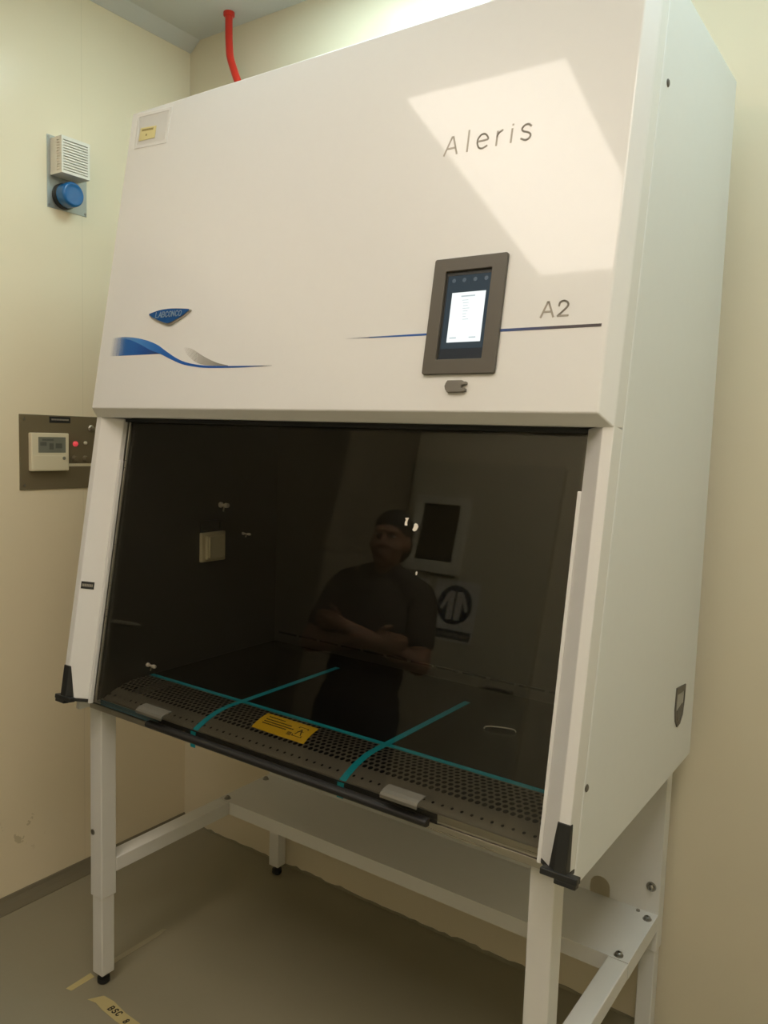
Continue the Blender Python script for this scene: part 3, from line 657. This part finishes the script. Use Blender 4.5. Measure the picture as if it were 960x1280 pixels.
# ------------------------------------------------------------------ red pipe
rp = thing('fire_pipe', (-1.62, -.08, 2.6), 'thin red painted pipe dropping from the ceiling behind the cabinet top', 'pipe')
pts = smooth_line([(-1.620, -.08, ZC-.001), (-1.615, -.085, 2.90), (-1.606, -.09, 2.84), (-1.597, -.094, 2.805), (-1.578, -.098, 2.765), (-1.551, -.10, 2.712), (-1.525, -.085, 2.66), (-1.51, -.04, 2.63), (-1.508, 0, 2.625)], 5)
obj('pipe_run', tube(nb(), pts, .0125, 18), m_red, rp, smooth=True)
obj('ceiling_flange', lathe(nb(), (-1.620, -.08, ZC), (0, 0, -1), [(0, .019), (.012, .019), (.014, .0125), (.016, .0125)], 20), m_red, rp, bevel=.001)

# ------------------------------------------------------------------ tape marks on the floor
def floor_poly(name, pts, m, label, z=.0006):
    return tag(obj(name, plate(nb(), lambda x, s, o: Vector((x, s, o)), pts, z, 0), m), label, 'tape', 'old tape marks on the floor')
floor_poly('floor_tape', [(-1.409, -.852), (-1.390, -.848), (-1.389, -.775), (-1.411, -.772)], m_masking, 'short yellow tape piece on the floor at the left of the front leg')
floor_poly('floor_tape', [(-1.412, -.74), (-1.392, -.74), (-1.394, -.54), (-1.402, -.505), (-1.412, -.515)], m_frost, 'worn pale tape strip on the floor behind the left front leg')
ft = floor_poly('floor_tape', [(-1.325, -.842), (-1.302, -.806), (-1.262, -.803), (-1.20, -.812), (-1.05, -.815), (-1.05, -.842), (-1.20, -.846), (-1.262, -.842), (-1.296, -.836)], m_masking, 'yellow tape strip with black handwriting on the floor in front of the left leg')
fz = lambda x, s, o: Vector((x, s, o))
obj('handwriting', word(nb(), fz, 'BSC', -1.250, -.832, .010, .016, .006, .003, .0011, .0006, .15), m_ink, ft)
obj('handwriting', word(nb(), fz, '8', -1.180, -.838, .010, .016, 0, .003, .0011, .0006, .15), m_ink, ft)

# ------------------------------------------------------------------ signs on the door
fd = lambda x, s, o: Vector((x, YF+.045+o, s))
sg_ = thing('coat_sign', (-1.474, YF+.045, 1.197), 'white sign with a protective coat symbol in a dark disc, mirrored in the glass', 'sign')
board = obj('sign_board', plate(nb(), fd, rect(-1.600, -1.348, 1.197, 1.5016), 0, .003), m_sign, sg_, bevel=.0005)
cxs, czs, R_ = -1.4746, 1.3796, 0.0986
obj('sign_disc', plate(nb(), fd, [(cxs+R_*math.cos(k*math.pi/24), czs+R_*math.sin(k*math.pi/24)) for k in range(48)], .003, .0036), m_signb, board)
obj('sign_band', plate(nb(), fd, rect(-1.5888, -1.3592, 1.2093, 1.2541), .003, .0036), m_signb, board)
b = nb()
for q in (-1, 1):
    plate(b, fd, [(cxs+q*0.0056, czs+0.0650), (cxs+q*0.0336, czs+0.0694), (cxs+q*0.0426, czs+0.0560), (cxs+q*0.0381, czs-0.0762), (cxs+q*0.0056, czs-0.0762)], .0036, .0042)
    plate(b, fd, [(cxs+q*0.0403, czs+0.0616), (cxs+q*0.0515, czs+0.0504), (cxs+q*0.0806, czs-0.0224), (cxs+q*0.0650, czs-0.0314), (cxs+q*0.0403, czs+0.0224)], .0036, .0042)
obj('coat_symbol', b, m_sign, board)
b = nb()
for i in range(12): plate(b, fd, rect(-1.5731+i*.0174, -1.5597+i*.0174, 1.2239, 1.2396), .0036, .004)
obj('band_print', b, m_letter, board)
tag(obj('notice_sheet', plate(nb(), fd, rect(-1.84, -1.64, 1.21, 1.49), 0, .002), m_sign, bevel=.0005), 'plain white notice half hidden behind the mirrored person, beside the coat sign', 'notice')

# ------------------------------------------------------------------ the person mirrored in the glass
pe = thing('person', (-1.39, -2.16, 0), 'person in a dark short sleeved shirt standing with folded arms, mirrored in the glass', 'person')
PX, PY, TH = -1.39, -2.16, math.radians(-14)
def W(x, y, z): return Vector((PX+x*math.cos(TH)-y*math.sin(TH), PY+x*math.sin(TH)+y*math.cos(TH), z))   # +y is the way the person faces
def cap(bm, a, c_, ra, rc, seg=14, flat=1.0):
    a, c_ = Vector(a), Vector(c_); d_ = (c_-a); L = d_.length; d_.normalize(); pr = []
    for k in range(6): q = math.pi/2*k/5; pr.append((-ra*math.cos(q), ra*math.sin(q)))
    for k in range(6): q = math.pi/2*k/5; pr.append((L+rc*math.sin(q), rc*math.cos(q)))
    _lathe(bm, a, d_, pr, seg)
def ell(bm, c_, rx, ry, rz, seg=20):
    v0 = len(bm.verts); r_ = bmesh.ops.create_uvsphere(bm, u_segments=seg, v_segments=seg//2+2, radius=1)
    for v in r_['verts']: v.co = W(c_[0]+v.co.x*rx, c_[1]+v.co.y*ry, c_[2]+v.co.z*rz)
def remesh(o, vox, it=4):
    m_ = o.modifiers.new('remesh', 'REMESH'); m_.mode = 'VOXEL'; m_.voxel_size = vox; m_.use_smooth_shade = True
    s_ = o.modifiers.new('smooth', 'SMOOTH'); s_.iterations = it; s_.factor = .5
b = nb()
HZ = 1.545                                        # head centre
ell(b, (0, -.005, HZ+.025), .076, .094, .100); ell(b, (0, .022, HZ-.045), .060, .070, .072); ell(b, (0, .052, HZ-.090), .032, .030, .028)
cap(b, W(0, .082, HZ+.018), W(0, .098, HZ-.024), .0085, .0135); ell(b, (-.014, .094, HZ-.028), .010, .011, .008); ell(b, (.014, .094, HZ-.028), .010, .011, .008)
ell(b, (0, .085, HZ-.058), .026, .012, .008); ell(b, (0, .083, HZ-.069), .022, .012, .007)
for q in (-1, 1):
    ell(b, (q*.078, -.005, HZ-.005), .010, .022, .034); cap(b, W(q*.012, .088, HZ+.030), W(q*.045, .076, HZ+.032), .009, .008); ell(b, (q*.036, .050, HZ-.030), .034, .034, .034); cap(b, W(q*.020, .077, HZ+.002), W(q*.043, .068, HZ+.002), .0075, .0065)
cap(b, W(0, -.015, 1.36), W(0, -.005, HZ-.06), .058, .050)
ell(b, (0, -.01, 1.20), .165, .105, .20); ell(b, (0, 0, .98), .15, .105, .17); ell(b, (0, 0, .88), .16, .115, .12)
cap(b, W(-.15, -.015, 1.335), W(.15, -.015, 1.335), .06, .06)
SH_ = {q: W(q*.183, -.015, 1.315) for q in (-1, 1)}; EL = {q: W(q*.238, .06, 1.075) for q in (-1, 1)}
WR = {-1: W(.055, .175, 1.125), 1: W(-.06, .150, 1.165)}
for q in (-1, 1):
    cap(b, SH_[q], EL[q], .055, .043); cap(b, EL[q], WR[q], .043, .029)
# hands: one tucked on the other arm, the other resting on the upper arm, five fingers each
for q in (-1, 1):
    h0 = WR[q]; dirx = -q
    k0 = W(-q*(-.055 if q < 0 else .06)*0+(.115 if q < 0 else -.135), .150 if q < 0 else .128, 1.140 if q < 0 else 1.178)
    cap(b, h0, k0, .028, .032)
    for i in range(4):
        a = k0+W(0, 0, 0)-W(0, 0, 0)+Vector((0, 0, .030-.020*i)); L = (.085, .095, .09, .072)[i]
        mdd = a+(W(dirx*L*.45, .004, 0)-W(0, 0, 0)); end = mdd+(W(dirx*L*.40, -.030, -.004)-W(0, 0, 0))
        cap(b, a, mdd, .0105, .0095, 10); cap(b, mdd, end, .0095, .0082, 10)
    th = h0+(k0-h0)*.45; cap(b, th+Vector((0, 0, .018)), th+(W(dirx*.02, .012, .052)-W(0, 0, 0)), .013, .010, 10); cap(b, th+(W(dirx*.02, .012, .052)-W(0, 0, 0)), th+(W(dirx*.05, .006, .066)-W(0, 0, 0)), .010, .009, 10)
for q in (-1, 1):
    cap(b, W(q*.09, 0, .86), W(q*.105, .01, .47), .085, .058); cap(b, W(q*.105, .01, .47), W(q*.11, -.01, .09), .056, .038)
    cap(b, W(q*.11, -.03, .045), W(q*.13, .15, .035), .040, .034)
body = obj('body', b, m_skin, pe, smooth=True); remesh(body, .0055, 5)
b = nb()
ell(b, (0, -.008, 1.20), .178, .118, .205); ell(b, (0, 0, 1.0), .163, .120, .17); cap(b, W(-.15, -.015, 1.332), W(.15, -.015, 1.332), .068, .068)
ell(b, (0, 0, .90), .172, .126, .09)
for q in (-1, 1): cap(b, SH_[q], SH_[q]+(EL[q]-SH_[q])*.62, .064, .060)
cap(b, W(0, -.022, 1.37), W(0, -.02, 1.425), .070, .062)
for q in (-1, 1): cap(b, W(q*.03, -.025, 1.405), W(q*.165, -.02, 1.345), .058, .062)
shirt = obj('shirt', b, m_shirt, pe, smooth=True, label='dark short sleeved shirt'); remesh(shirt, .008, 5)
b = nb(); ell(b, (0, 0, .87), .172, .124, .12)
for q in (-1, 1): cap(b, W(q*.09, 0, .84), W(q*.105, .01, .47), .094, .070); cap(b, W(q*.105, .01, .47), W(q*.11, -.01, .11), .070, .056)
tro = obj('trousers', b, m_trou, pe, smooth=True, label='dark trousers'); remesh(tro, .009, 4)
b = nb()
for q in (-1, 1): cap(b, W(q*.11, -.03, .05), W(q*.13, .15, .042), .047, .040)
sho = obj('shoes', b, m_dark, pe, smooth=True, label='black shoes'); remesh(sho, .007, 3)
b = nb(); ell(b, (0, -.015, HZ+.053), .0835, .0985, .086); ell(b, (0, -.052, HZ-.005), .080, .062, .080)
hair = obj('hair', b, m_hair, pe, smooth=True, label='short black hair'); remesh(hair, .006, 2)
for q in (-1, 1):
    b = nb(); ell(b, (q*.031, .0735, HZ+.012), .0125, .0100, .0072, 14); e_ = obj('eye', b, m_eye, pe, smooth=True)
    b = nb(); ell(b, (q*.031, .0825, HZ+.012), .0052, .0022, .0052, 10); obj('iris', b, m_hair, e_, smooth=True)
